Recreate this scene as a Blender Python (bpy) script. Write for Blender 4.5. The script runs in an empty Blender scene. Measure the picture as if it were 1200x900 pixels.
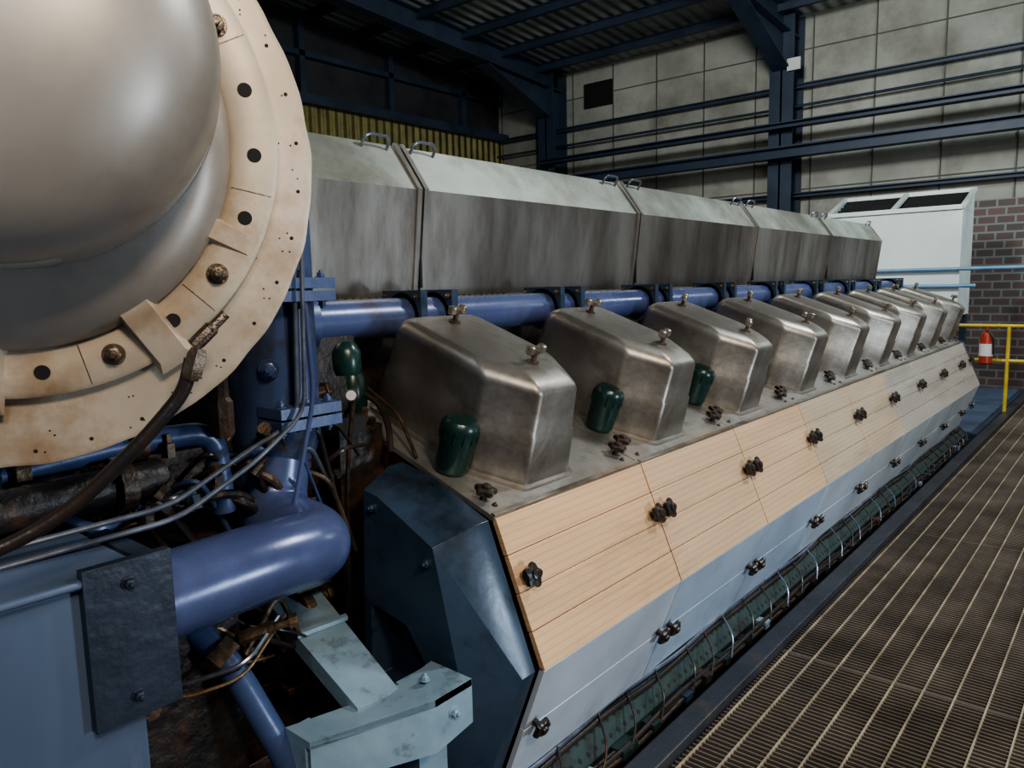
import bpy, math, random
from mathutils import Vector, Matrix
random.seed(4)
H=1.6
V=Vector
# ---------------------------------------------------------------- materials
def mat(name,c1,c2=None,rough=.5,metal=0.0,scale=3.0,bump=0.0,bscale=None,contrast=(.35,.65),stretch=(1,1,1),grime=None,gs=1.5,gth=(.55,.7),rvar=.12):
    m=bpy.data.materials.new(name); m.use_nodes=True; nt=m.node_tree; N=nt.nodes; L=nt.links
    b=N['Principled BSDF']; b.inputs['Roughness'].default_value=rough; b.inputs['Metallic'].default_value=metal
    tc=N.new('ShaderNodeTexCoord'); mp=N.new('ShaderNodeMapping'); mp.inputs['Scale'].default_value=stretch
    L.new(tc.outputs['Object'],mp.inputs['Vector'])
    n=N.new('ShaderNodeTexNoise'); n.inputs['Scale'].default_value=scale; n.inputs['Detail'].default_value=6; n.inputs['Roughness'].default_value=.6
    L.new(mp.outputs[0],n.inputs['Vector'])
    r=N.new('ShaderNodeValToRGB'); r.color_ramp.elements[0].position=contrast[0]; r.color_ramp.elements[1].position=contrast[1]
    c2=c2 or tuple(x*.75 for x in c1)
    r.color_ramp.elements[0].color=(*c2,1); r.color_ramp.elements[1].color=(*c1,1)
    L.new(n.outputs['Fac'],r.inputs['Fac']); col=r.outputs['Color']
    if grime:
        g=N.new('ShaderNodeTexNoise'); g.inputs['Scale'].default_value=gs; g.inputs['Detail'].default_value=8; g.inputs['Roughness'].default_value=.7
        L.new(mp.outputs[0],g.inputs['Vector'])
        gr=N.new('ShaderNodeValToRGB'); gr.color_ramp.elements[0].position=gth[0]; gr.color_ramp.elements[1].position=gth[1]
        L.new(g.outputs['Fac'],gr.inputs['Fac'])
        mx=N.new('ShaderNodeMix'); mx.data_type='RGBA'
        L.new(gr.outputs['Color'],mx.inputs[0]); L.new(col,mx.inputs[6]); mx.inputs[7].default_value=(*grime,1)
        col=mx.outputs[2]
    L.new(col,b.inputs['Base Color'])
    mr=N.new('ShaderNodeMapRange'); mr.inputs[3].default_value=max(.05,rough-rvar); mr.inputs[4].default_value=min(1,rough+rvar)
    L.new(n.outputs['Fac'],mr.inputs[0]); L.new(mr.outputs[0],b.inputs['Roughness'])
    if bump:
        n2=N.new('ShaderNodeTexNoise'); n2.inputs['Scale'].default_value=bscale or scale*6; n2.inputs['Detail'].default_value=4
        L.new(mp.outputs[0],n2.inputs['Vector'])
        bp=N.new('ShaderNodeBump'); bp.inputs['Strength'].default_value=bump; bp.inputs['Distance'].default_value=.01
        L.new(n2.outputs['Fac'],bp.inputs['Height']); L.new(bp.outputs[0],b.inputs['Normal'])
    return m
def add_stripes(m,axis,freq,strength=.5,dist=.004,profile='SIN',dark=0):
    nt=m.node_tree; N=nt.nodes; L=nt.links; b=N['Principled BSDF']
    tc=N.new('ShaderNodeTexCoord'); w=N.new('ShaderNodeTexWave'); w.bands_direction=axis; w.wave_profile=profile
    w.inputs['Scale'].default_value=freq; L.new(tc.outputs['Object'],w.inputs['Vector'])
    bp=N.new('ShaderNodeBump'); bp.inputs['Strength'].default_value=strength; bp.inputs['Distance'].default_value=dist
    L.new(w.outputs['Fac'],bp.inputs['Height'])
    if b.inputs['Normal'].is_linked: L.new(b.inputs['Normal'].links[0].from_socket,bp.inputs['Normal'])
    L.new(bp.outputs[0],b.inputs['Normal'])
    if dark:
        r=N.new('ShaderNodeValToRGB'); r.color_ramp.elements[0].position=0; r.color_ramp.elements[1].position=.25
        k=1-dark; r.color_ramp.elements[0].color=(k,k,k,1); r.color_ramp.elements[1].color=(1,1,1,1)
        L.new(w.outputs['Fac'],r.inputs['Fac'])
        mx=N.new('ShaderNodeMix'); mx.data_type='RGBA'; mx.blend_type='MULTIPLY'; mx.inputs[0].default_value=1
        L.new(b.inputs['Base Color'].links[0].from_socket,mx.inputs[6]); L.new(r.outputs[0],mx.inputs[7]); L.new(mx.outputs[2],b.inputs['Base Color'])
M_cover=mat('stainless_cover',(.40,.38,.345),(.24,.22,.195),.42,.9,2.0,.08,22,grime=(.13,.105,.08),gs=2.8,gth=(.48,.72))
M_wing=mat('steel_wing_knob',(.40,.35,.29),(.25,.21,.17),.35,.85,9,.1)
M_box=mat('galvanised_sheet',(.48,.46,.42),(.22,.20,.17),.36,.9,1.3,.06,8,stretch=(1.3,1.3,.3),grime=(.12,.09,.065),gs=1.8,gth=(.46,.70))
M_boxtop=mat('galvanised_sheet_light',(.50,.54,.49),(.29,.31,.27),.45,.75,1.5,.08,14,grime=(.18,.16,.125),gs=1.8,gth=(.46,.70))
M_deck=mat('aluminium_deck',(.50,.50,.47),(.30,.29,.27),.45,.75,4,.05,grime=(.13,.10,.08),gs=4,gth=(.48,.68))
M_warmlit=[mat('warm_lit_panel_%s'%k,c,tuple(x*.88 for x in c),.42,.35,2.5,.03,stretch=(1,.4,3),grime=tuple(x*.55 for x in c),gs=1.9,gth=(.54,.8)) for k,c in (('a',(.76,.50,.29)),('b',(.70,.49,.31)),('c',(.58,.46,.33)),('d',(.48,.44,.38)))]  # aluminium panels, warm lamplight tint put into the base colours
for m in M_warmlit: add_stripes(m,'Z',15,.15,.001,dark=.14)
M_low=[mat('cool_lit_panel_%s'%k,c,tuple(x*.8 for x in c),.4,.3,2.5,.03,grime=tuple(x*.55 for x in c),gs=2,gth=(.54,.8)) for k,c in (('a',(.58,.66,.76)),('b',(.46,.57,.71)),('c',(.58,.63,.66)))]  # same aluminium, cool reflected light put into the blue base colours
M_blue=mat('blue_paint',(.06,.092,.21),(.038,.06,.13),.33,.1,3,.1,25,grime=(.03,.028,.03),gs=4,gth=(.54,.68))
M_bluepipe=mat('blue_pipe_paint',(.075,.105,.23),(.05,.065,.15),.28,.15,3,.05,25,grime=(.045,.035,.04),gs=3,gth=(.54,.72))
M_navy=mat('navy_casting',(.036,.062,.10),(.024,.042,.07),.32,.15,4,.12,14,grime=(.010,.015,.024),gs=2.5,gth=(.55,.7))
M_dnavy=mat('dark_flange_paint',(.022,.032,.055),(.014,.02,.034),.38,.2,6,.25,25,grime=(.05,.045,.045),gs=7,gth=(.6,.7))
M_lblue=mat('light_blue_steel',(.27,.39,.48),(.18,.28,.36),.4,.2,5,.1,25,grime=(.05,.05,.05),gs=6,gth=(.54,.68))
M_greyblue=mat('grey_blue_box',(.085,.12,.19),(.06,.085,.14),.38,.2,2,.05,20,stretch=(1,1,.3),grime=(.15,.17,.21),gs=5,gth=(.58,.75))
M_dark=mat('dark_oily_iron',(.035,.03,.027),(.012,.011,.011),.45,.3,7,.6,30,grime=(.09,.042,.02),gs=5,gth=(.50,.66))
M_rust=mat('rusty_fitting',(.13,.085,.055),(.03,.024,.02),.45,.5,12,.4,50)
M_brass=mat('worn_brass',(.28,.19,.10),(.12,.08,.05),.4,.7,12,.3,50)
M_black=mat('black_plastic',(.012,.012,.012),(.03,.018,.012),.32,0,14,.1,rvar=.05)
M_green=mat('green_enamel',(.010,.040,.034),(.007,.026,.023),.28,.1,5,.03,rvar=.05)
M_cast=mat('turbo_cast_plate',(.54,.47,.38),(.38,.32,.25),.5,.3,3,.06,20,grime=(.28,.165,.08),gs=3.2,gth=(.48,.70))
M_dome=mat('turbo_dome_alu',(.42,.39,.36),(.28,.26,.235),.44,.45,1.4,.04,10,grime=(.22,.18,.14),gs=2,gth=(.46,.72))
M_hole=mat('bore_black',(.006,.006,.006),(.004,.004,.004),.8,0)
M_bolt=mat('bolt_steel',(.22,.17,.13),(.08,.06,.045),.4,.8,25,.2)
M_tube=mat('steel_tube',(.22,.25,.31),(.12,.13,.17),.3,.7,10,.05)
M_grate=mat('grating_steel',(.19,.16,.13),(.10,.085,.07),.5,.4,2.5,.1)
M_rod=mat('grating_rod_worn',(.46,.38,.27),(.24,.19,.13),.5,.3,5,.1)
M_floor=mat('floor_concrete',(.05,.047,.044),(.03,.028,.026),.7,0,3,.2)
M_seam=mat('panel_seam',(.10,.10,.09),(.07,.07,.06),.7,0,3)
M_kerb=mat('kerb_steel',(.045,.050,.062),(.03,.033,.042),.45,.3,4,.2,grime=(.07,.06,.05),gs=6)
M_tray=mat('cable_tray_green',(.035,.065,.060),(.018,.035,.034),.45,.4,6,.1,grime=(.015,.015,.015),gs=6,gth=(.5,.65))
M_wall=mat('insulated_wall_sheet',(.38,.38,.34),(.25,.25,.22),.75,.05,.8,.1,8,grime=(.14,.13,.105),gs=.7,gth=(.46,.75))
M_yel=mat('yellow_translucent_sheet',(.27,.24,.08),(.15,.13,.045),.6,0,3,.1); add_stripes(M_yel,'Y',1.6,1,.08)
M_roof=mat('roof_sheet',(.40,.41,.39),(.24,.25,.24),.5,.3,1.5,.05); add_stripes(M_roof,'X',1.3,.8,.05)
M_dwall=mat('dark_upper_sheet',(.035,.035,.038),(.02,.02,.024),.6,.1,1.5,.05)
M_struct=mat('structural_blue',(.030,.046,.078),(.020,.030,.052),.5,.1,2,.1)
M_air=mat('white_hood',(.62,.68,.66),(.52,.58,.57),.5,.2,1.2,.05,grime=(.40,.43,.42),gs=1)
M_pbl=mat('pale_blue_rail',(.16,.28,.42),(.1,.2,.32),.4,0,5)
M_yrail=mat('yellow_rail',(.55,.40,.05),(.40,.28,.03),.45,0,5)
M_red=mat('extinguisher_red',(.35,.05,.03),(.25,.03,.02),.3,0,5)
M_white=mat('white_paint',(.6,.6,.58),(.5,.5,.48),.5,0,5)
def brick():
    m=bpy.data.materials.new('painted_brick'); m.use_nodes=True; nt=m.node_tree; b=nt.nodes['Principled BSDF']; b.inputs['Roughness'].default_value=.85
    tc=nt.nodes.new('ShaderNodeTexCoord'); mp=nt.nodes.new('ShaderNodeMapping'); mp.inputs['Rotation'].default_value=(math.radians(90),0,0)
    t=nt.nodes.new('ShaderNodeTexBrick'); t.inputs['Scale'].default_value=2.0
    t.inputs['Color1'].default_value=(.15,.095,.085,1); t.inputs['Color2'].default_value=(.10,.08,.075,1); t.inputs['Mortar'].default_value=(.20,.21,.21,1); t.inputs['Mortar Size'].default_value=.03
    nt.links.new(tc.outputs['Object'],mp.inputs[0]); nt.links.new(mp.outputs[0],t.inputs[0]); nt.links.new(t.outputs[0],b.inputs['Base Color']); return m
M_brick=brick()
# ---------------------------------------------------------------- mesh builder
def frame(d):
    d=V(d).normalized(); a=V((0,0,1)) if abs(d.z)<.9 else V((1,0,0))
    x=a.cross(d).normalized(); y=d.cross(x).normalized(); return x,y,d
class MB:
    def __init__(s): s.v=[];s.f=[];s.m=[];s.mats=[]
    def mi(s,m):
        if m not in s.mats: s.mats.append(m)
        return s.mats.index(m)
    def add(s,vs,fs,m):
        o=len(s.v); k=s.mi(m); s.v+= [V(x) for x in vs]; s.f+=[[i+o for i in f] for f in fs]; s.m+=[k]*len(fs)
    def box(s,a,b,m):
        x0,y0,z0=a;x1,y1,z1=b
        s.add([(x0,y0,z0),(x1,y0,z0),(x1,y1,z0),(x0,y1,z0),(x0,y0,z1),(x1,y0,z1),(x1,y1,z1),(x0,y1,z1)],
          [(0,3,2,1),(4,5,6,7),(0,1,5,4),(1,2,6,5),(2,3,7,6),(3,0,4,7)],m)
    def obox(s,c,ax,ay,az,hx,hy,hz,m):
        c=V(c);ax=V(ax).normalized();ay=V(ay).normalized();az=V(az).normalized()
        vs=[c+ax*hx*i+ay*hy*j+az*hz*k for k in(-1,1) for j in(-1,1) for i in(-1,1)]
        s.add(vs,[(0,2,3,1),(4,5,7,6),(0,1,5,4),(1,3,7,5),(3,2,6,7),(2,0,4,6)],m)
    def beam(s,p,q,w,h,m,up=(0,0,1)):
        p=V(p);q=V(q);d=(q-p);up=V(up);x=d.cross(up).normalized();z=x.cross(d).normalized()
        s.obox((p+q)/2,x,d,z,w/2,d.length/2,h/2,m)
    def ibeam(s,p,q,w,h,m,up=(0,0,1),t=.02):
        p=V(p);q=V(q);d=(q-p);upv=V(up);x=d.cross(upv).normalized();z=x.cross(d).normalized();c=(p+q)/2;l=d.length/2
        s.obox(c,x,d,z,t/2,l,h/2,m)
        for k in(-1,1): s.obox(c+z*k*(h/2-t/2),x,d,z,w/2,l,t/2,m)
    def prism(s,prof,y0,y1,m):
        n=len(prof); vs=[(x,y0,z) for x,z in prof]+[(x,y1,z) for x,z in prof]
        s.add(vs,[list(range(n))]+[list(range(2*n-1,n-1,-1))]+[[i,i+n,(i+1)%n+n,(i+1)%n] for i in range(n)],m)
    def lathe(s,c,axis,prof,m,seg=32,ux=None,offs=None,rf=None):
        x,y,d=frame(axis)
        if ux is not None: x=V(ux).normalized(); y=V(axis).normalized().cross(x)
        d=V(axis).normalized(); c=V(c); vs=[];n=len(prof)
        for k,(r,h) in enumerate(prof):
            o=offs[k] if offs else V((0,0,0))
            for i in range(seg):
                a=2*math.pi*i/seg; rr=r*(rf(a,k) if rf else 1)
                vs.append(c+o+d*h+(x*math.cos(a)+y*math.sin(a))*rr)
        fs=[[k*seg+i,k*seg+(i+1)%seg,(k+1)*seg+(i+1)%seg,(k+1)*seg+i] for k in range(n-1) for i in range(seg)]
        if prof[0][0]>1e-6: fs.append(list(range(seg-1,-1,-1)))
        if prof[-1][0]>1e-6: fs.append([(n-1)*seg+i for i in range(seg)])
        s.add(vs,fs,m)
    def cyl(s,p,q,r,m,seg=20,bev=0):
        p=V(p);q=V(q);h=(q-p).length
        pr=[(r,0),(r,h)] if not bev else [(r-bev,0),(r,bev),(r,h-bev),(r-bev,h)]
        s.lathe(p,q-p,pr,m,seg)
    def tube(s,pts,r,m,seg=14,fil=None,n=6):
        pts=[V(p) for p in pts]
        if fil:
            out=[pts[0]]
            for i in range(1,len(pts)-1):
                a,b,c=pts[i-1],pts[i],pts[i+1]; da=(a-b);dc=(c-b); f=min(fil,da.length*.49,dc.length*.49)
                p0=b+da.normalized()*f;p1=b+dc.normalized()*f
                for k in range(n+1):
                    t=k/n; out.append(p0*(1-t)**2+b*2*t*(1-t)+p1*t*t)
            out.append(pts[-1]); pts=out
        x=None;vs=[]
        for i,p in enumerate(pts):
            d=(pts[min(i+1,len(pts)-1)]-pts[max(i-1,0)]).normalized()
            if x is None: x=frame(d)[0]
            x=(x-d*x.dot(d)).normalized(); y=d.cross(x)
            for k in range(seg):
                a=2*math.pi*k/seg; vs.append(p+(x*math.cos(a)+y*math.sin(a))*r)
        N=len(pts); fs=[[i*seg+k,i*seg+(k+1)%seg,(i+1)*seg+(k+1)%seg,(i+1)*seg+k] for i in range(N-1) for k in range(seg)]
        fs+=[list(range(seg-1,-1,-1)),[(N-1)*seg+k for k in range(seg)]]
        s.add(vs,fs,m)
    def knob(s,c,n,r=.034,m=None,stem=.02):
        m=m or M_black; c=V(c);n=V(n).normalized()
        s.lathe(c,n,[(r*.35,0),(r*.35,stem),(r*.5,stem)],m,16)
        s.lathe(c+n*stem,n,[(r*.6,0),(r*.95,.004),(r,.010),(r*.9,.018),(r*.45,.021),(r*.4,.027),(r*.2,.029)],m,30,rf=lambda a,k:1+(.16*math.cos(5*a) if k in(0,1,2,3) else 0))
    def bolt(s,c,n,r,m=None,h=None):
        s.lathe(c,n,[(r*1.35,0),(r*1.35,r*.25),(r*1.0,r*.25)],m or M_bolt,20)
        s.lathe(V(c)+V(n).normalized()*r*.25,n,[(r,0),(r,(h or r*.9)),(r*.8,(h or r*.9)+r*.12),(r*.5,(h or r*.9)+r*.12),(r*.5,(h or r*.9)+r*.6),(r*.4,(h or r*.9)+r*.7)],m or M_bolt,6)
    def build(s,name,parent=None,bevel=0,smooth=35,loc=None):
        me=bpy.data.meshes.new(name); o=V(loc) if loc else V((0,0,0))
        me.from_pydata([v-o for v in s.v],[],s.f)
        for m in s.mats: me.materials.append(m)
        me.polygons.foreach_set('material_index',s.m)
        me.polygons.foreach_set('use_smooth',[True]*len(s.f)); me.update()
        import bmesh
        bm=bmesh.new(); bm.from_mesh(me); bmesh.ops.recalc_face_normals(bm,faces=bm.faces); bm.to_mesh(me); bm.free()
        me.set_sharp_from_angle(angle=math.radians(smooth))
        ob=bpy.data.objects.new(name,me); bpy.context.collection.objects.link(ob); ob.location=o
        if parent: ob.parent=parent
        if bevel:
            b=ob.modifiers.new('b','BEVEL'); b.width=bevel; b.segments=2; b.limit_method='ANGLE'; b.angle_limit=math.radians(40)
        return ob
def empty(name):
    e=bpy.data.objects.new(name,None); bpy.context.collection.objects.link(e); return e
def R(x,y,z): return V((x,y,z+H))
# ---------------------------------------------------------------- engine frame geometry
E=V((-1.372,0,-.65+H)); T=V((-1.206,0,-1.055+H)); B=V((-1.365,0,-1.47+H))
ca,sa=math.cos(math.radians(20)),math.sin(math.radians(20))
UD=V((-ca,0,sa)); WD=V((sa,0,ca))
def D(u,y,w): return E+UD*u+WD*w+V((0,y,0))
Y0=1.53; P=.8
joints=[Y0+P*k for k in range(9)]+[8.45]
eng=empty('diesel_engine')
def panel_face(a,b,y0,y1,strips,mats,mb,thick=.018,gap=.002):
    d=(b-a); L=d.length; dn=d.normalized(); nrm=V((-dn.z,0,dn.x))
    if nrm.x<0: nrm=-nrm
    for k in range(strips):
        s0=L*k/strips+gap/2; s1=L*(k+1)/strips-gap/2
        c=a+dn*((s0+s1)/2)+V((0,(y0+y1)/2,0))+nrm*(-thick/2+ (.0012 if k%2 else 0))
        mb.obox(c,dn,(0,1,0),nrm,(s1-s0)/2,(y1-y0)/2,thick/2,mats)
tn=V((.405,0,.166)).normalized(); ln=V((.415,0,-.159)).normalized()
mb=MB(); ml=MB()
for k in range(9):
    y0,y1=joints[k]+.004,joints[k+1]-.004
    m=M_warmlit[0 if k==0 else 1 if k<3 else 2 if k<5 else 3]  # painted warm light fades to grey along the row
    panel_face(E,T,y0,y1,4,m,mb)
    panel_face(T+ln*.0,B,y0,y1,2,M_low[(0,1,1,0,2,2,2,2,2)[k]],ml)
mb.build('upper_side_panels',eng,bevel=.0015); ml.build('lower_side_panels',eng,bevel=.0015)
mb=MB()
for k in range(9):
    y0,y1=joints[k]+.003,joints[k+1]-.003
    c=D(.39,(y0+y1)/2,-.008); mb.obox(c,UD,(0,1,0),WD,.385,(y1-y0)/2,.008,M_deck)
    c=D(.012,(y0+y1)/2,.004); mb.obox(c,UD,(0,1,0),WD,.008,(y1-y0)/2,.003,M_box)
    for yy in (y0+.05,y1-.05): mb.bolt(D(.05,yy,0),WD,.007,M_bolt,.004)
mb.build('head_deck',eng,bevel=.001)
mb=MB()
mb.prism([(E.x-.04,E.z-.03),(T.x-.03,T.z),(B.x-.03,B.z+.02),(-1.6,.08),(-4.0,.08),(-4.0,1.0),(-2.12,H-.41),(-2.08,H-.42)],Y0+.01,8.44,M_dark)
mb.prism([(-2.2,1.0),(-2.2,H-.06),(-3.5,H-.06),(-3.5,1.0)],Y0-.0,8.44,M_dark)
mb.build('engine_block',eng)
mb=MB()
for k in range(10):
    ys=[joints[k]+.045] if k==0 else ([joints[k]-.045] if k==9 else [joints[k]-.04,joints[k]+.04])
    for i,y in enumerate(ys):
        r=.034
        mb.knob(E.lerp(T,.42)+V((0,y,0)),tn,r)
        mb.knob(T.lerp(B,.47)+V((0,y,0)),ln,r*.9)
        mb.knob(D(.09+.03*i,y,0),WD,r*.95)
mb.build('panel_knobs',eng)
mb=MB()
mb.box((-1.62,1.2,.0),(-1.46,8.6,.14),M_navy)
mb.build('engine_bed',eng)
tray=MB()
ta=V((-1.375,0,.105)); tbv=V((-1.305,0,.030)); td=(tbv-ta).normalized(); tnn=V((-td.z,0,td.x))
tray.obox((ta+tbv)/2+V((0,4.95,0)),td,(0,1,0),tnn,(tbv-ta).length/2,3.6,.003,M_tray)
tray.obox(tbv+V((0,4.95,-.015)),(0,0,1),(0,1,0),(1,0,0),.02,3.6,.002,M_tray)
for k in range(155):
    y=1.38+k*.046
    for t in (.25,.72):
        c=ta.lerp(tbv,t)+V((0,y+(0.02 if t>.5 else 0),0))+tnn*.0031
        tray.lathe(c,tnn,[(.009,0),(.009,.0006),(.001,.0006)],M_hole,10)
for j,(x,z,m) in enumerate(((-1.385,.130,M_black),(-1.365,.122,M_tube),(-1.35,.105,M_black),(-1.285,.02,M_black),(-1.265,.012,M_dark),(-1.27,.035,M_black))):
    pts=[(x+.008*math.sin(i*1.3+j),1.36+i*.25,z+.008*math.sin(i*2.1+j)) for i in range(29)]
    tray.tube(pts,.009,m,8,fil=.1,n=3)
for k in range(34):
    y=1.4+k*.205+random.uniform(-.02,.05)
    tray.box((-1.30,y,.002),(-1.25,y+random.uniform(.03,.10),.02+random.uniform(0,.02)),random.choice((M_lblue,M_navy,M_tray,M_black,M_rust)))
    tray.tube([(-1.25,y+.05,.02),(-1.27,y+.12,.08),(-1.36,y+.2,.125)],.004,random.choice((M_black,M_dark,M_tube)),8,fil=.05)
tray.build('cable_tray')
# end casting
mb=MB()
outer=[(-1.74,-.535),(-1.62,-.555),(-1.385,-.655),(-1.225,-1.055),(-1.385,-1.47),(-1.52,-1.56),(-1.80,-1.56)]
inner=[(-1.70,-.575),(-1.64,-.585),(-1.42,-.69),(-1.33,-1.055),(-1.45,-1.43),(-1.56,-1.56),(-1.76,-1.56)]
vs=[(x,1.515,z+H) for x,z in outer]+[(x,1.46,z+H) for x,z in outer]+[(x,1.33,z+H) for x,z in inner]
n=7
rec=[(-1.69,-.92),(-1.66,-.92),(-1.54,-.94),(-1.46,-1.04),(-1.50,-1.10),(-1.58,-1.13),(-1.70,-1.15)]
vs+=[(x,1.33,z+H) for x,z in rec]+[(x*.99-.01,1.42,z+H) for x,z in rec]
fs=[]
for a in range(4):
    for i in range(n): fs.append([a*n+i,a*n+(i+1)%n,(a+1)*n+(i+1)%n,(a+1)*n+i])
fs.append([4*n+i for i in range(n)])
mb.add(vs,fs,M_navy)
for x,z in((-1.66,-.62),(-1.44,-.735)): mb.bolt((x,1.33,z+H),(0,-1,0),.012,M_navy)
mb.build('end_casting',eng,bevel=.012,smooth=40)
mb=MB(); mb.prism([(x,z+H) for x,z in outer],8.46,8.62,M_navy); mb.build('far_end_casting',eng,bevel=.01)
# ---------------------------------------------------------------- cylinder head covers
def round_poly(pts,r,n=4):
    out=[];N=len(pts)
    for i in range(N):
        a,b,c=V(pts[i-1]),V(pts[i]),V(pts[(i+1)%N]); da=(a-b);dc=(c-b); f=min(r,da.length*.45,dc.length*.45)
        p0=b+da.normalized()*f;p1=b+dc.normalized()*f
        for k in range(n+1):
            t=k/n; out.append(p0*(1-t)**2+b*2*t*(1-t)+p1*t*t)
    return out
for k in range(9):
    yb=1.86+P*k; yt=1.79+P*k; mb=MB()
    def foot(t,inset,ue=0):
        u0=.075; u1=.72-.07*t; yc=(yt-yb)*t; hw=.21-.02*t
        cu,cy=.155,.095
        u0+=inset+ue;u1-=inset;hw-=inset; cu-=inset*.4; cy-=inset*.4
        p=[(u0,yc-hw+cy),(u0+cu,yc-hw),(u1-.03,yc-hw),(u1,yc-hw+.03),(u1,yc+hw-.03),(u1-.03,yc+hw),(u0+cu,yc+hw),(u0,yc+hw-cy)]
        return round_poly([(a,b,0) for a,b in p],.016,4)
    rings=[(0,-.016,0,0),(0,-.016,.010,0),(0.0,-.001,.012,0),(.02,0,.03,0),(.45,0.0,.175,0),(.47,.005,.181,0),(.87,.005,.318,0),(.92,.008,.336,.006),(.96,.016,.352,.022),(1,.028,.364,.045),(1,.044,.368,.055)]
    vs=[];m=None
    for t,i,w,ue in rings:
        f=foot(t,i,ue); m=len(f); vs+=[D(p.x,yb+p.y,w) for p in f]
    fs=[[a*m+i,a*m+(i+1)%m,(a+1)*m+(i+1)%m,(a+1)*m+i] for a in range(len(rings)-1) for i in range(m)]
    fs.append([(len(rings)-1)*m+i for i in range(m)])
    mb.add(vs,fs,M_cover)
    for u in (.20,.55):
        c=D(u,yt,.368)
        mb.lathe(c,WD,[(.020,0),(.020,.006),(.009,.006),(.009,.03),(.014,.032),(.014,.045)],M_bolt,16)
        c2=c+WD*.045
        ang=random.uniform(-.5,.5); ax=V((0,1,0))*math.cos(ang)+UD*math.sin(ang)
        mb.obox(c2,ax,WD.cross(ax),WD,.026,.009,.009,M_wing)
        for s in(-1,1): mb.lathe(c2+ax*.028*s-WD*.014,WD,[(.010,0),(.015,.004),(.015,.024),(.010,.028)],M_wing,12)
    mb.build('cylinder_head_cover',smooth=50,loc=D(.3,yb,0))
for y in (1.60,2.42,3.21):
    mb=MB()
    mb.lathe(D(.26,y,.001),WD,[(.042,0),(.050,.008),(.054,.02),(.058,.13),(.060,.140),(.060,.155),(.056,.168),(.048,.178),(.030,.183),(.01,.184)],M_green,32)
    for a in range(12):
        t=a*math.pi/6; c=D(.26,y,.135)+(UD*math.cos(t)+V((0,1,0))*math.sin(t))*.057
        mb.obox(c,UD,(0,1,0),WD,.004,.004,.02,M_green)
    mb.build('green_oil_canister',loc=D(.26,y,0))
# ---------------------------------------------------------------- manifold pipe
mb=MB(); px,pz=-2.0,H-.10
mb.cyl((px,1.36,pz),(px,8.4,pz),.068,M_bluepipe,32)
mb.lathe((px,1.34,pz),(0,-1,0),[(.095,-.03),(.095,.0),(.06,.0),(.05,-.01),(.02,-.01)],M_blue,32)
for k in range(9):
    yc=1.86+P*k
    for s in(-.09,.06):
        y=yc+s
        mb.lathe((px,y,pz),(0,1,0),[(.085,0),(.092,.004),(.092,.03),(.085,.034)],M_blue,32)
        mb.box((px-.10,y,pz-.02),(px+.10,y+.03,pz+.092),M_navy)
        for a in (-1,1): mb.bolt((px+a*.083,y,pz+.07),(0,-1,0),.010,M_bolt)
    mb.tube([(px,yc-.015,pz),(px+.0,yc-.015,pz-.16),(px-.04,yc-.015,pz-.30)],.04,M_blue,16,fil=.08)
mb.build('cooling_water_pipe')
mb=MB()
for k in range(9):
    yc=1.5+P*k
    mb.lathe((-1.98,yc+.02,H-.40),(0,0,1),[(.04,0),(.05,.02),(.05,.12),(.03,.15),(.03,.2)],M_green,20)
    mb.box((-2.10,yc-.12,H-.40),(-2.02,yc+.1,H-.24),M_dark)
    mb.tube([(-1.75,yc-.02,H-.50),(-1.8,yc+.02,H-.42),(-1.9,yc+.06,H-.36),(-2.02,yc+.0,H-.3)],.010,M_black,8,fil=.05)
    mb.tube([(-1.7,yc+.04,H-.52),(-1.82,yc+.08,H-.40),(-2.0,yc+.1,H-.33)],.006,M_rust,8,fil=.05)
    for j in range(3): mb.lathe((-1.85-.06*j,yc+.02*j-.02,H-.455+.022*j),WD,[(.016,0),(.02,.004),(.02,.03),(.012,.034),(.012,.06)],random.choice((M_rust,M_brass,M_dark)),6)
mb.build('fuel_injection_fittings',eng)
# ---------------------------------------------------------------- exhaust casing
mb=MB()
js=[.35,2.02,3.62,5.22,6.82,8.42]
prof=[(-2.19,-.03),(-2.14,.37),(-2.27,.545),(-3.3,.56),(-3.45,.37),(-3.4,-.03)]
for k in range(5):
    y0,y1=js[k]+.006,js[k+1]-.006
    n=6; vs=[(x,y0,z+H) for x,z in prof]+[(x,y1,z+H) for x,z in prof]
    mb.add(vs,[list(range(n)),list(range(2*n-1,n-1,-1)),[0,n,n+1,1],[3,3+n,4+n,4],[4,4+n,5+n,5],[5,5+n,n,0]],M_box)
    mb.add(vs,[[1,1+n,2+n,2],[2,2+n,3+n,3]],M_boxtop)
    for y in (y0,y1-.022):
        q=[(-2.19,-.03),(-2.14,.37),(-2.27,.545)]; o=[(-2.180,-.03),(-2.129,.373),(-2.263,.556)]
        vs=[(x,y,z+H) for x,z in q+o]+[(x,y+.022,z+H) for x,z in q+o]
        mb.add(vs,[[0,1,4,3],[1,2,5,4],[6,9,10,7],[7,10,11,8],[3,4,10,9],[4,5,11,10],[2,8,11,5]],M_box)
    for y in (y0+.10,y1-.13):
        a=V((-2.235,y-.055,.50+H)); up=V((.55,0,.83))*.055
        if k==0 and y<1: continue
        a2=a+V((-.02,0,.02))
        mb.tube([a2-up*.2,a2+up,a2+up+V((0,.12,0)),a2+V((0,.12,0))-up*.2],.006,M_tube,8,fil=.03)
mb.build('exhaust_casing',smooth=25)
mb=MB()
for k in range(1,5): mb.box((-3.3,js[k]-.005,H-.0),(-2.16,js[k]+.005,H+.36),M_hole)
mb.build('casing_joint_gasket')
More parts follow.
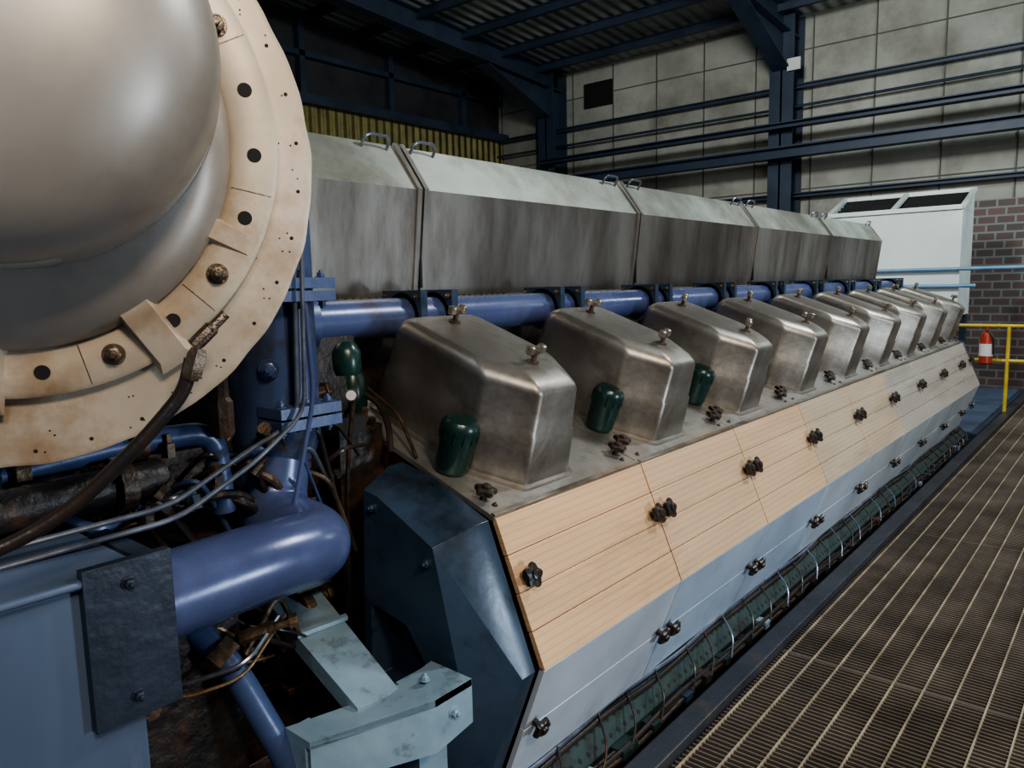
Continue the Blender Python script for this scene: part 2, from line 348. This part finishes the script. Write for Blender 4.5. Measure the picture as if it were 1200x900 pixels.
# ---------------------------------------------------------------- turbocharger
nA=V((.88,-.475,0)).normalized(); tA=V((.475,.88,0)).normalized(); up=V((0,0,1))
C=R(-1.37,.38,.22)
tb=empty('turbocharger')
mb=MB()
def rf(a,k): return 1+.0022*math.cos(22*a)+.0015*math.sin(37*a)
mb.lathe(C,nA,[(.40,-.05),(.485,-.045),(.490,0),(.483,.004),(.28,.004)],M_cast,180,ux=tA,rf=lambda a,k:rf(a,k) if k in(1,2,3) else 1)
C2=C+up*.028+tA*.028
mb.lathe(C2,nA,[(.408,0),(.406,.022),(.398,.028),(.338,.028),(.328,.02),(.31,-.0)],M_cast,96,ux=tA)
def PT(deg,r,d,c=None):
    a=math.radians(deg); return (c or C2)+(tA*math.cos(a)+up*math.sin(a))*r+nA*d
for i in range(22):
    deg=-3.5+16.36*i
    if i in (2,20,18,5,8,11,14): mb.bolt(PT(deg,.367,.028),nA,.013)
    else: mb.lathe(PT(deg,.367,.028),nA,[(.0115,.0),(.0115,.0015),(.001,.0015)],M_hole,20)
for deg in (-13,-44,-76,-110,25,60):
    a=math.radians(deg); rd=tA*math.cos(a)+up*math.sin(a); tg=-tA*math.sin(a)+up*math.cos(a)
    mb.obox(C2+rd*.3675+nA*.0282,rd,tg,nA,.032,.0009,.0004,M_bolt)
for i in range(36):
    mb.lathe(PT(4+10*i,.467,.004,C),nA,[(.0032,0),(.0032,.001),(.0005,.001)],M_hole,10)
for i in range(60):
    mb.lathe(PT(random.uniform(-130,75),random.uniform(.42,.475),.004,C),nA,[(random.uniform(.001,.0022),0),(.0018,.0008),(.0005,.0008)],M_rust,6)
for deg,l,w,h in ((-26,.040,.022,.016),(-58,.070,.032,.036),(-98,.070,.032,.036),(-135,.07,.03,.036),(75,.07,.03,.036)):
    a=math.radians(deg); rd=tA*math.cos(a)+up*math.sin(a); tg=-tA*math.sin(a)+up*math.cos(a)
    c=C2+rd*.360
    vs=[]
    for (r_,d_) in ((-l,0),(l,0),(l*.75,h*.35),(-l*.9,h)):
        for s in(-1,1): vs.append(c+rd*r_+tg*w*s*(1 if d_==0 else .72)+nA*(.024+d_))
    mb.add(vs,[[0,1,3,2],[2,3,5,4],[4,5,7,6],[6,7,1,0],[0,2,4,6],[1,7,5,3]],M_cast)
mb.build('flange_plate',tb,bevel=.003,smooth=40)
mb=MB()
mb.lathe(C2,nA,[(.333,.0),(.329,.035),(.315,.060),(.285,.080),(.20,.088),(.05,.088)],M_dome,96,ux=tA)
prof=[(.282,.03),(.287,.09),(.294,.14),(.294,.18),(.284,.23),(.258,.275),(.216,.31),(.155,.338),(.08,.35),(.002,.355)]
o=up*.086+tA*.026
mb.lathe(C2,nA,prof,M_dome,96,ux=tA,offs=[o]*len(prof))
ring=[C2+o+nA*.100+(tA*math.cos(t*math.pi/40)+up*math.sin(t*math.pi/40))*.289 for t in range(81)]
mb.tube(ring,.005,M_dome,8)
rib=[C2+o+nA*(.20-.0006*(t-10)**2*.2)+(tA*math.cos(math.radians(-140+t*3.2))+up*math.sin(math.radians(-140+t*3.2)))*.290 for t in range(21)]
mb.tube(rib,.007,M_dome,8)
mb.build('domed_casing',tb,smooth=60)
mb=MB(); mb.lathe(C-nA*.05,-nA,[(.40,0),(.38,.25),(.30,.35),(.30,.7)],M_dome,64); mb.build('rear_casing',tb)
# ---------------------------------------------------------------- near-end pipework
eb=empty('coolant_riser_pipe')
mb=MB()
mb.tube([R(-1.68,1.05,.30),R(-1.66,1.04,-.38),R(-1.64,.985,-.56),R(-1.42,.995,-.585),R(-1.395,.83,-.565),R(-1.40,.565,-.575)],.084,M_bluepipe,36,fil=.13,n=10)
mb.build('bent_pipe',eb)
mb=MB()
mb.lathe(R(-1.66,1.04,-.42),(0,0,1),[(.086,0),(.105,.06),(.105,.40),(.105,.66),(.09,.70)],M_blue,40)
for z in (-.30,-.0):
    mb.box((-1.60,.95,z+H-.025),(-1.50,1.12,z+H+.0),M_blue); mb.box((-1.60,.95,z+H+.005),(-1.50,1.12,z+H+.03),M_blue)
    for y in (.97,1.04,1.10): mb.bolt((-1.53,y,z+H+.03),(0,0,1),.010,M_blue)
    for y in (.97,1.04,1.10): mb.bolt((-1.53,y,z+H-.025),(0,0,-1),.010,M_blue)
mb.box((-1.56,1.02,H-.30),(-1.535,1.05,H+.0),M_blue)
mb.bolt(R(-1.57,.97,-.18),(.8,-.6,0),.018,M_blue); mb.bolt(R(-1.6,.93,.02),(.8,-.6,0),.018,M_blue)
mb.lathe(R(-1.56,.95,-.34),V((.6,-.5,.5)),[(.025,-.03),(.025,.02),(.016,.025),(.016,.06)],M_rust,8)
mb.build('valve_body',eb,bevel=.003)
mb=MB()
mb.box((-1.60,-.6,.0),(-1.30,.52,H-.47),M_greyblue)
mb.box((-1.60,-.6,H-.47),(-1.28,.53,H-.455),M_greyblue)
mb.build('control_cabinet',bevel=.006)
mb=MB()
mb.box((-1.52,.53,H-.70),(-1.30,.565,H-.45),M_dnavy)
mb.box((-1.298,.43,H-.72),(-1.278,.575,H-.44),M_dnavy)
mb.lathe(R(-1.40,.565,-.575),(0,1,0),[(.112,0),(.112,.012),(.09,.012)],M_dnavy,32)
for z in(-.48,-.68):
    mb.bolt(R(-1.278,.50,z),(1,0,0),.009,M_dnavy)
mb.build('pipe_flange_block',bevel=.004)
# dark machinery behind
mb=MB()
mb.box((-3.2,1.22,.0),(-1.95,1.52,H-.12),M_dark)
mb.box((-3.2,-.6,.0),(-2.12,1.2,H-.45),M_dark)
mb.box((-2.1,.55,.0),(-1.75,1.2,.35),M_dark)
mb.box((-2.12,-.6,.0),(-1.66,.9,H-.56),M_dark)
mb.box((-1.95,1.35,.0),(-1.83,1.52,H-.42),M_dark)
for i in range(16):
    x=-2.02+random.uniform(-.1,.15); z=H-.25-i*.065; w=random.uniform(.05,.16)
    mb.box((x,1.12,z),(x+w,1.24,z+random.uniform(.02,.06)),random.choice((M_rust,M_dark,M_navy,M_dark)))
for i in range(7):
    z=H-.3-i*.13; mb.lathe((-1.88+random.uniform(-.04,.03),1.35,z),(0,-1,0),[(.03,0),(.03,.02),(.02,.02),(.02,.05)],M_rust,6)
mb.lathe((-1.98,1.2,H-.62),(0,-1,0),[(.12,0),(.12,.03),(.09,.04),(.09,.09),(.05,.1)],M_dark,28)
mb.lathe((-1.85,1.2,H-.95),(0,-1,0),[(.10,0),(.10,.03),(.07,.04),(.07,.12),(.04,.13)],M_rust,24)
mb.build('pump_gear_housing',bevel=.008)
mb=MB()
mb.tube([R(-1.9,.0,-.42),R(-1.72,.45,-.40),R(-1.72,.70,-.42)],.055,M_dark,20,fil=.1)
mb.lathe(R(-1.72,.66,-.42),(0,1,0),[(.075,0),(.075,.03),(.05,.03)],M_rust,24)
mb.tube([R(-1.62,.42,-.33),R(-1.62,.66,-.31),R(-1.60,.84,-.31),R(-1.60,.85,-.5)],.026,M_blue,20,fil=.06)
mb.lathe(R(-1.62,.66,-.31),(0,1,0),[(.045,0),(.045,.025),(.03,.025)],M_rust,20)
mb.lathe(R(-1.62,.44,-.33),(0,1,0),[(.045,0),(.045,.025),(.03,.025)],M_rust,20)
mb.tube([R(-1.55,-.1,-.41),R(-1.55,.45,-.38),R(-1.58,.70,-.385)],.040,M_dark,18,fil=.1)
mb.lathe(R(-1.56,.60,-.385),(0,1,0),[(.052,0),(.052,.03),(.035,.03)],M_rust,20)
for i,(x,z) in enumerate(((-1.45,-.435),(-1.42,-.455))):
    mb.tube([R(x-.05,.1,z-.01),R(x,.66,z+.02),R(x-.08,.88,z+.08),R(x-.06,1.0,-.30+.02*i),R(x-.06,1.02,.2)],.0055,M_tube,10,fil=.05)
mb.tube([R(-1.55,1.0,.15),R(-1.52,1.04,.10),R(-1.50,1.04,-.25),R(-1.50,.97,-.5)],.006,M_bluepipe,10,fil=.05)
for i in range(40):
    y=.05+i*.026; mb.tube([R(-1.70+random.uniform(-.1,.1),y,-.5+random.uniform(-.06,.12)),R(-1.56,y+.1,-.42+random.uniform(-.06,.12)),R(-1.66,y+.25,-.48+random.uniform(-.3,.08))],random.choice((.004,.006,.011)),random.choice((M_rust,M_black,M_dark,M_dark,M_tube,M_blue)),8,fil=.05)
for i in range(22):
    c=R(-1.58+random.uniform(-.10,.05),.15+i*.036,-.44+random.uniform(-.02,.12)); mb.lathe(c,(random.uniform(-.3,.3),random.choice((0,1)),1),[(.010,-.02),(.016,-.02),(.016,.01),(.009,.012),(.009,.03)],random.choice((M_rust,M_dark,M_rust,M_navy)),6)
mb.box((-1.66,.30,H-.42),(-1.60,.62,H-.40),M_rust)
mb.lathe(R(-1.50,.62,-.22),(0,0,1),[(.05,-.03),(.055,-.02),(.055,.06),(.04,.07)],M_cast,24)
mb.lathe(R(-1.56,.84,-.22),(0,0,1),[(.02,-.10),(.026,-.09),(.026,-.02),(.018,-.01),(.018,.08)],M_rust,8)
mb.build('small_bore_pipework')
mb=MB()
mb.tube([R(-1.12,.56,-.10),R(-1.13,.55,-.15),R(-1.15,.49,-.22),R(-1.2,.38,-.33),R(-1.28,.1,-.42)],.011,M_black,12,fil=.08)
mb.lathe(R(-1.115,.57,-.085),V((-.1,-.3,-1)),[(.012,0),(.016,.01),(.016,.04),(.012,.05)],M_bolt,6)
mb.lathe(R(-1.125,.575,-.075),V((.2,.6,.6)),[(.010,-.01),(.012,0),(.012,.03),(.008,.035),(.008,.06)],M_bolt,10)
mb.build('rubber_hose')
mb=MB()
mb.lathe(R(-1.80,1.37,-.25),(0,0,1),[(.035,0),(.042,.02),(.042,.07),(.03,.09),(.02,.10)],M_green,24)
mb.lathe(R(-1.68,1.29,-.29),V((.7,-.7,0)),[(.018,0),(.018,.014),(.014,.014)],M_bolt,20)
mb.lathe(R(-1.68,1.29,-.29)+V((.7,-.7,0)).normalized()*.0145,V((.7,-.7,0)),[(.014,0),(.014,.001),(.002,.001)],M_white,20)
mb.tube([R(-1.69,1.30,-.29),R(-1.72,1.32,-.33),R(-1.80,1.36,-.36)],.009,M_rust,8,fil=.03)
mb.box((-1.90,1.30,H-.42),(-1.76,1.40,H-.37),M_hole)
mb.tube([R(-1.69,1.30,-.32),R(-1.73,1.3,-.5),R(-1.78,1.32,-.9)],.007,M_dark,8,fil=.1)
mb.build('lubricator_pump')
# light blue bracket frame
mb=MB()
def plate(pts,t,m):
    n=len(pts); vs=[R(*p) for p in pts]+[R(p[0],p[1],p[2]-t) for p in pts]
    mb.add(vs,[list(range(n)),list(range(2*n-1,n-1,-1))]+[[i,i+n,(i+1)%n+n,(i+1)%n] for i in range(n)],m)
plate([(-1.95,1.10,-.84),(-1.42,1.06,-1.02),(-1.40,1.18,-1.02),(-1.93,1.26,-.84)],.05,M_lblue)
plate([(-1.70,1.08,-.922),(-1.685,1.075,-.926),(-1.67,1.23,-.926),(-1.685,1.235,-.922)],-.012,M_lblue)
plate([(-1.52,.92,-1.04),(-1.42,.92,-1.04),(-1.27,1.18,-1.0),(-1.27,1.31,-1.0),(-1.42,1.31,-1.0),(-1.42,1.16,-1.02)],.02,M_lblue)
mb.add([R(-1.42,.92,-1.04),R(-1.27,1.18,-1.0),R(-1.27,1.31,-1.0),R(-1.27,1.31,-1.12),R(-1.27,1.18,-1.14),R(-1.42,.92,-1.16)],[[0,1,4,5],[1,2,3,4]],M_lblue)
mb.bolt(R(-1.36,1.23,-1.0),(0,0,1),.010,M_lblue)
mb.bolt(R(-1.27,1.24,-1.06),(1,0,0),.012,M_lblue)
mb.box((-1.44,1.2,.0),(-1.36,1.3,H-1.02),M_lblue)
mb.box((-1.54,.92,.0),(-1.44,1.0,H-1.06),M_lblue)
mb.build('support_bracket',bevel=.004)
mb=MB(); mb.tube([R(-1.76,.72,-.68),R(-1.62,.84,-.86),R(-1.50,.93,-1.16),R(-1.48,.90,-1.45)],.032,M_blue,18,fil=.1)
mb.lathe(R(-1.63,.83,-.85),V((-.14,-.12,.18)),[(.045,-.02),(.045,.02),(.032,.02)],M_rust,8)
mb.tube([R(-1.80,.62,-.84),R(-1.66,.72,-.90),R(-1.55,.85,-.86),R(-1.6,.97,-.80)],.006,M_tube,8,fil=.05)
mb.tube([R(-1.78,.62,-.80),R(-1.6,.70,-.90),R(-1.55,.84,-.89),R(-1.6,.99,-.80)],.004,M_brass,8,fil=.05)
mb.lathe(R(-1.60,.92,-.82),V((.5,.8,.2)),[(.010,-.06),(.018,-.05),(.018,.03),(.012,.03),(.012,.07),(.018,.07),(.018,.09)],M_brass,8)
mb.lathe(R(-1.55,.62,-.86),V((1,0,0)),[(.03,-.03),(.03,0),(.018,0),(.018,.03)],M_rust,6)
for i in range(12): mb.tube([R(-1.74+random.uniform(-.1,.1),.6+i*.03,-.7-random.uniform(0,.2)),R(-1.66,.66+i*.035,-.8+random.uniform(-.15,.1)),R(-1.7,.8+i*.03,-.95)],random.choice((.004,.008)),random.choice((M_rust,M_black,M_dark,M_brass)),8,fil=.05)
mb.build('drain_pipe')
# ---------------------------------------------------------------- walkway
mb=MB()
for k in range(520):
    y=-1.0+k*.0254; mb.box((-1.12,y,-.03),(3.4,y+.007,-.002),M_grate)
for k in range(44):
    x=-1.10+k*.105; mb.box((x,-1.0,-.012),(x+.0055,12.2,.002),M_rod)
for x in (-.2,1.0,2.2): mb.box((x,-1.0,-.035),(x+.008,12.2,.0015),M_kerb)
for y in (1.1,3.1,5.1,7.1,9.1,11.1): mb.box((-1.12,y,-.035),(3.4,y+.008,.0),M_grate)
mb.build('walkway_grating')
mb=MB()
mb.box((-1.21,-1.0,-.08),(-1.125,12.2,.035),M_kerb)
mb.box((-1.24,-1.0,-.30),(-1.20,12.2,.00),M_kerb)
mb.build('walkway_kerb',bevel=.004)
mb=MB(); mb.box((-12.2,-1.2,-.5),(3.6,14.2,-.4),M_floor); mb.build('floor')
mb=MB(); mb.box((-4.2,-.8,-.4),(-1.42,8.7,.0),M_floor); mb.build('engine_foundation')
# ---------------------------------------------------------------- hall shell
mb=MB()
mb.box((-12.2,14.0,-.5),(3.6,14.15,6.4),M_wall); 
mb.build('wall_far')
mb=MB()
xs=[-12+i*1.03 for i in range(16)]
for x in xs: mb.box((x,13.98,.0),(x+.02,14.0,6.15),M_seam)
for z in (5.6,4.35,3.2,2.0): mb.box((-12,13.985,z),(3.6,14.0,z+.02),M_seam)
mb.build('trim_1')
def roofz(y): return 4.6+H+.074*(14-y)
mb=MB()
mb.box((-12.2,-1.2,-.5),(-12.0,14,4.98),M_yel); mb.build('wall_left')
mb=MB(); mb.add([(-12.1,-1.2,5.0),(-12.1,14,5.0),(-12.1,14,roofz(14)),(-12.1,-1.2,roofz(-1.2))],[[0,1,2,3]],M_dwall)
mb.box((-12.1,-1.2,4.95),(-11.8,14,5.12),M_struct)
for k in range(7): mb.box((-12.1,k*2.1,5.12),(-11.95,k*2.1+.12,roofz(k*2.1)),M_struct)
mb.box((-12.1,-1.2,5.8),(-11.95,14,5.9),M_struct)
mb.build('wall_left_upper')
mb=MB(); mb.add([(-12.2,-1.2,roofz(-1.2)),(3.6,-1.2,roofz(-1.2)),(3.6,14.1,roofz(14.1)),(-12.2,14.1,roofz(14.1))],[[0,1,2,3]],M_roof)
mb.build('ceiling')
mb=MB()
for xc in (-10.3,-5.14,.02):
    mb.ibeam((xc,13.72,-.4),(xc,13.72,roofz(14)-.05),.42,.5,M_struct,up=(0,1,0),t=.03)
    mb.ibeam((xc,-1.2,roofz(-1.2)-.3),(xc,13.9,roofz(13.9)-.22),.3,.40,M_struct,t=.03)
    mb.add([(xc-.02,13.5,roofz(14)-.4),(xc-.02,11.5,roofz(11.5)-.45),(xc-.02,13.5,roofz(14)-1.0),(xc+.02,13.5,roofz(14)-.4),(xc+.02,11.5,roofz(11.5)-.45),(xc+.02,13.5,roofz(14)-1.0)],[[0,1,2],[3,5,4],[1,2,5,4]],M_struct)
    mb.beam((xc,11.5,roofz(11.5)-.46),(xc,13.5,roofz(14)-1.0),.3,.03,M_struct)
for k in range(12):
    y=13.2-k*1.15; mb.ibeam((-12,y,roofz(y)-.10),(3.6,y,roofz(y)-.10),.09,.16,M_struct,t=.015)
for z,dd in ((4.97,.08),(3.1,.08),(2.35,.10)): mb.ibeam((-12,13.88,z),(3.6,13.88,z),.14,dd,M_struct,t=.02)
mb.ibeam((-10.3,13.3,4.23),(3.6,13.3,4.23),.22,.10,M_struct,t=.02); mb.ibeam((-10.3,13.3,3.78),(3.6,13.3,3.78),.25,.20,M_struct,t=.03)
mb.tube([(-12,13.8,4.62),(-5.4,13.8,4.62),(3.6,13.8,4.70)],.025,M_struct,8)
mb.box((-5.02,13.40,5.15),(-4.80,13.44,5.35),M_white)
mb.build('roof_steelwork')
mb=MB(); mb.box((-9.6,13.93,5.35),(-8.9,13.97,5.85),M_hole); mb.build('window_1')
mb=MB(); mb.box((-2.4,13.75,-.4),(3.6,13.95,2.75),M_brick); mb.build('wall_brick')
# air intake hood
mb=MB()
x0,x1,y0,y1,z0,z1,zb=-3.62,-1.93,11.4,12.2,-.53+H,.86+H,1.17+H
mb.box((x0,y0,z0),(x1,y1,z1),M_air)
mb.add([(x0,y0,z1),(x1,y0,z1),(x1+.0,y1,zb),(x0,y1,zb),(x1,y1,z1),(x0,y1,z1)],[[1,4,2],[0,3,5],[5,4,2,3]],M_air)
mb.beam((x0,y0,z1+.03),(x1,y0,z1+.03),.06,.06,M_air); mb.beam((x0,y1,zb),(x1,y1,zb),.06,.06,M_air)
for x in (x0,(x0+x1)/2,x1): mb.beam((x,y0,z1+.03),(x,y1,zb+.01),.06,.05,M_air)
for k in range(6):
    t=(k+.5)/6; y=y0+(y1-y0)*t; z=z1+(zb-z1)*t; mb.beam((x0+.03,y,z-.05),(x1-.03,y,z-.05),.012,.08,M_hole)
mb.add([(x0,y0,z1+.002),(x1,y0,z1+.002),(x1,y1,z1+.002),(x0,y1,z1+.002)],[[0,1,2,3]],M_hole)
mb.add([(x0+.02,y1-.04,z1),(x1-.02,y1-.04,z1),(x1-.02,y1-.04,zb-.03),(x0+.02,y1-.04,zb-.03)],[[0,1,2,3]],M_hole)
for x,y in((x0+.05,y0+.05),(x1-.05,y0+.05),(x0+.05,y1-.05),(x1-.05,y1-.05)): mb.beam((x,y,.02),(x,y,z0),.08,.08,M_struct,up=(0,1,0))
mb.tube([(x0,y0-.06,z0+.62),(x1+1.6,y0-.06,z0+.62)],.025,M_pbl,12); mb.tube([(x0,y0-.06,z0+.40),(x1+.2,y0-.06,z0+.40)],.025,M_pbl,12)
mb.build('air_intake_hood',bevel=.004)
mb=MB()
for z in (.62,1.02): mb.tube([(-2.3,10.2,z),(1.5,10.2,z)],.020,M_yrail,12)
for x in (-2.3,-1.75,-1.2,-.4,.5,1.5): mb.tube([(x,10.2,0.02),(x,10.2,1.02)],.020,M_yrail if x>-2 else M_pbl,12)
mb.build('safety_railing')
mb=MB(); mb.box((-3.8,8.75,-.4),(-1.25,12.4,.0),M_struct); mb.box((-3.8,8.75,.0),(-1.3,12.4,.02),M_greyblue); mb.build('end_platform')
mb=MB()
mb.lathe((-1.40,10.10,.58),(0,0,1),[(.05,0),(.07,.02),(.07,.30),(.05,.36),(.02,.38),(.02,.42)],M_red,20)
mb.lathe((-1.40,10.10,.68),(0,0,1),[(.0715,0),(.0715,.14)],M_white,20)
mb.tube([(-1.40,10.08,.97),(-1.33,10.04,.9),(-1.32,10.04,.7)],.012,M_black,8,fil=.04)
mb.build('fire_extinguisher')
mb=MB(); mb.box((-.9,13.2,1.15),(-.1,13.7,1.75),M_white); mb.box((-.85,13.19,1.2),(-.15,13.2,1.7),M_air); mb.box((-.9,13.2,-.4),(-.1,13.7,1.1),M_red); mb.build('switchgear_cabinet')
# ---------------------------------------------------------------- lamps
lamps=empty('high_bay_lamp_row')
def lamp(loc,tgt,size,energy,col,name):
    l=bpy.data.lights.new(name,'AREA'); l.energy=energy; l.color=col; l.size=size; l.shape='DISK'
    o=bpy.data.objects.new(name,l); bpy.context.collection.objects.link(o); o.location=loc
    o.rotation_euler=(V(tgt)-V(loc)).to_track_quat('-Z','Y').to_euler(); o.parent=lamps
    m=MB(); d=(V(tgt)-V(loc)).normalized(); m.lathe(V(loc)-d*.02,-d,[(size*.55,0),(size*.5,.05),(size*.25,.25),(.08,.3),(.08,.45)],M_struct,24); m.build(name+'_shade',lamps)
lamp((2.6,-.2,4.2),(-1.4,1.6,1.0),.8,165,(1,.82,.60),'warm_lamp')
lamp((1.2,5.5,5.4),(-1.6,5.0,.6),.9,230,(.93,.97,1),'bay_lamp_a')
lamp((-3.2,5.5,5.7),(-3.5,10.8,3.8),.9,330,(.96,1,.96),'bay_lamp_b')
lamp((-5.5,-1.0,5.4),(-2.2,1.5,1.8),.8,140,(.85,.95,1),'added_fill_c')  # added unseen fill for the pipework shaded by the turbocharger
lamp((2.0,11.0,4.6),(-2.0,11.5,1.2),.7,150,(.85,1,1),'bay_lamp_d')
lamp((3.2,3.0,.9),(-1.3,3.4,.3),.7,105,(.76,.88,1),'added_low_fill')  # no known source, added low on the right to brighten the lower panels
lamp((.9,-.9,3.6),(-1.7,1.1,.9),.6,34,(.90,.95,1),'added_fill_e')  # unseen fill added behind the camera to lift the near end faces
w=bpy.data.worlds.new('w'); bpy.context.scene.world=w; w.use_nodes=True
w.node_tree.nodes['Background'].inputs[0].default_value=(.42,.49,.62,1); w.node_tree.nodes['Background'].inputs[1].default_value=.24
# ---------------------------------------------------------------- camera
f=880; Yc=V((750,132,-f)).normalized()
v2=V((-1056,132-1806*math.tan(math.radians(1.3)),-f)); Zc=Yc.cross(v2).normalized()
if Zc.y<0: Zc=-Zc
Xc=Yc.cross(Zc); Mw=Matrix((Xc,Yc,Zc))
cd=bpy.data.cameras.new('camera'); co=bpy.data.objects.new('camera',cd); bpy.context.collection.objects.link(co)
cd.sensor_width=36; cd.lens=f/1200*36; cd.clip_start=.02
co.matrix_world=Matrix.Translation((0,0,H))@Mw.to_4x4(); bpy.context.scene.camera=co
vs_=bpy.context.scene.view_settings; vs_.view_transform='AgX'
try: vs_.look='AgX - Medium High Contrast'
except Exception: pass
